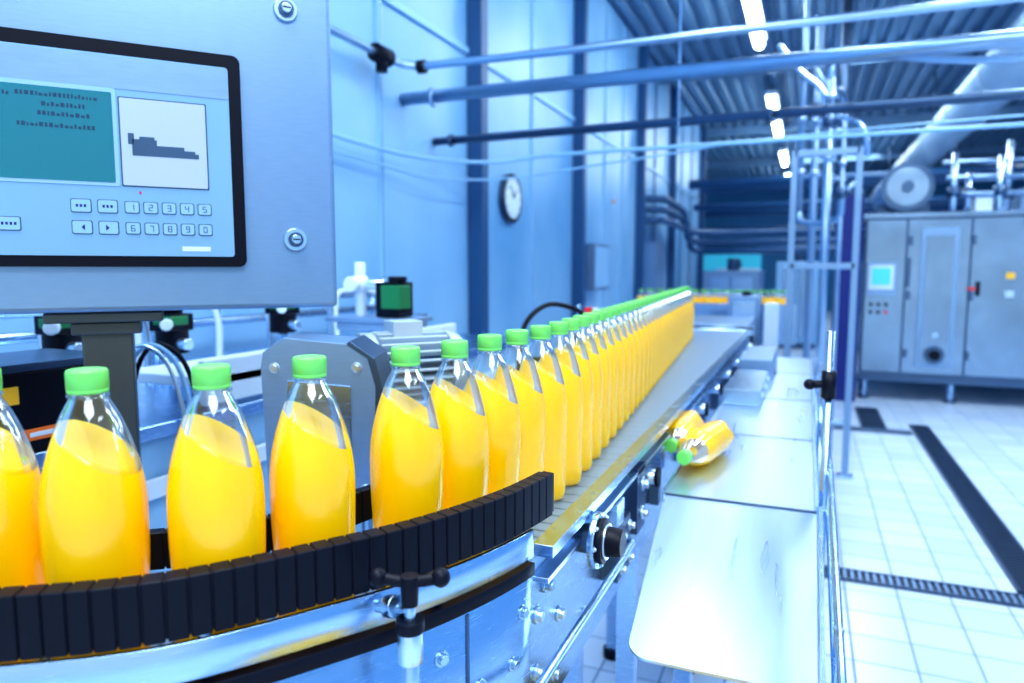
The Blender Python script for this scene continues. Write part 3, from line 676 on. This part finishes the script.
b.cyl((1.21,Y-0.05,0.70),(1.21,Y-0.07,0.70),0.03,STEEL,16)
for z in(0.5,1.1,1.65):
    for x in(0.955,1.5,2.22): b.box((x,Y-0.03,z),(0.035,0.03,0.09),STEELD)
b.box((1.555,Y-0.04,1.17),(0.03,0.04,0.14),BLACK); b.box((1.50,Y-0.04,1.17),(0.07,0.03,0.03),RED)
for (x,z) in((1.82,1.3),(1.82,1.12)): b.box((x,Y-0.027,z),(0.07,0.006,0.06),YEL if z>1.2 else STEELB)
b.box((2.0,Y-0.027,1.45),(0.06,0.006,0.06),YEL)
b.box((0.70,Y-0.03,1.26),(0.28,0.04,0.34),STEELP); b.box((0.70,Y-0.055,1.28),(0.23,0.012,0.25),WHITE); b.box((0.70,Y-0.063,1.29),(0.17,0.006,0.17),CYAN)
b.box((0.95,Y-0.03,1.33),(0.03,0.02,0.3),STEELD)
for z in(1.0,0.92): 
    for x in(0.62,0.69,0.76): b.cyl((x,Y-0.02,z),(x,Y-0.035,z),0.018,RED if (x>0.7 and z<0.95) else BLACK,14)
b.obj('pasteuriser_cabinet',0.005)
b=MB(); b.bx(0.27,0.50,7.95,8.6,0.0,2.12,NAVY); b.bx(0.265,0.505,7.94,8.61,2.12,2.14,STEELD); b.bx(0.29,0.48,7.94,7.95,0.3,2.0,NAVY); b.obj('blue_switch_cabinet',0.006)
b=MB()
b.cyl((0.95,8.7,2.24),(0.95,10.0,2.24),0.24,STEELP,40); b.cyl((0.95,8.66,2.24),(0.95,8.7,2.24),0.255,STEELD,40); b.cyl((0.95,8.64,2.24),(0.95,8.66,2.24),0.20,CABST,32); b.cyl((0.95,8.6,2.24),(0.95,8.64,2.24),0.06,STEELD,20)
b.bx(0.7,1.2,8.9,9.0,1.93,2.08,STEELD); b.bx(0.7,1.2,9.7,9.8,1.93,2.08,STEELD)
b.obj('product_tank')
b=MB()
for (x,y,z1) in[(1.35,8.5,2.55),(1.5,8.6,2.35),(1.75,8.5,2.5),(1.9,8.9,2.7),(2.2,8.6,2.45)]:
    b.cyl((x,y,1.93),(x,y,z1),0.03,STEELB,14); b.cyl((x,y,2.1),(x,y,2.2),0.06,STEELD,16)
b.tube([(1.3,8.6,2.3),(3.5,8.6,2.3)],0.03,PIPEM,12); b.tube([(1.3,8.9,2.5),(3.5,8.9,2.5)],0.025,PIPEM,12); b.tube([(1.3,8.5,2.12),(3.5,8.5,2.12)],0.03,PIPEM,12)
b.bx(1.55,1.7,8.5,8.7,1.93,2.12,WHITE); b.bx(2.0,2.4,8.8,9.2,1.93,2.2,STEELP)
b.obj('cabinet_top_pipework')
b=MB(); b.bx(-4.2,-1.5,25.90,25.98,0.0,1.9,CYAN); b.bx(-4.3,-1.4,25.88,25.98,1.9,2.0,WHITE); b.obj('door_1')
for (x0,x1,y0,y1,h,m) in [(-1.6,-0.7,12.0,13.2,1.35,STEELP),(-0.5,0.2,13,14,1.5,LTBLUE),(-3.5,-2.6,17,18,1.7,LTBLUE),(-2.2,-1.2,19,20,1.4,WHITE)]:
    b=MB(); b.bx(x0,x1,y0,y1,0.1,h,m); b.bx(x0+.05,x1-.05,y0+.05,y1-.05,0,0.1,STEELD); b.bx(x0+.1,(x0+x1)/2-.02,y0-.02,y0,0.2,h-.1,STEEL); b.bx((x0+x1)/2+.02,x1-.1,y0-.02,y0,0.2,h-.1,STEEL); b.cyl(((x0+x1)/2,y0+.3,h),((x0+x1)/2,y0+.3,h+.2),0.1,STEELD); b.obj('process_machine',0.01)

# ---------------------------------------------------------------- camera
cam=bpy.data.cameras.new('camera'); cam.lens=24.6; cam.sensor_width=36; cam.clip_start=0.02
cam.dof.use_dof=True; cam.dof.focus_distance=0.85; cam.dof.aperture_fstop=3.6
co=bpy.data.objects.new('camera',cam); co.location=(0,0,1.355); co.rotation_euler=(math.radians(90-5.83),0,math.radians(22.8))
bpy.context.collection.objects.link(co); S.camera=co
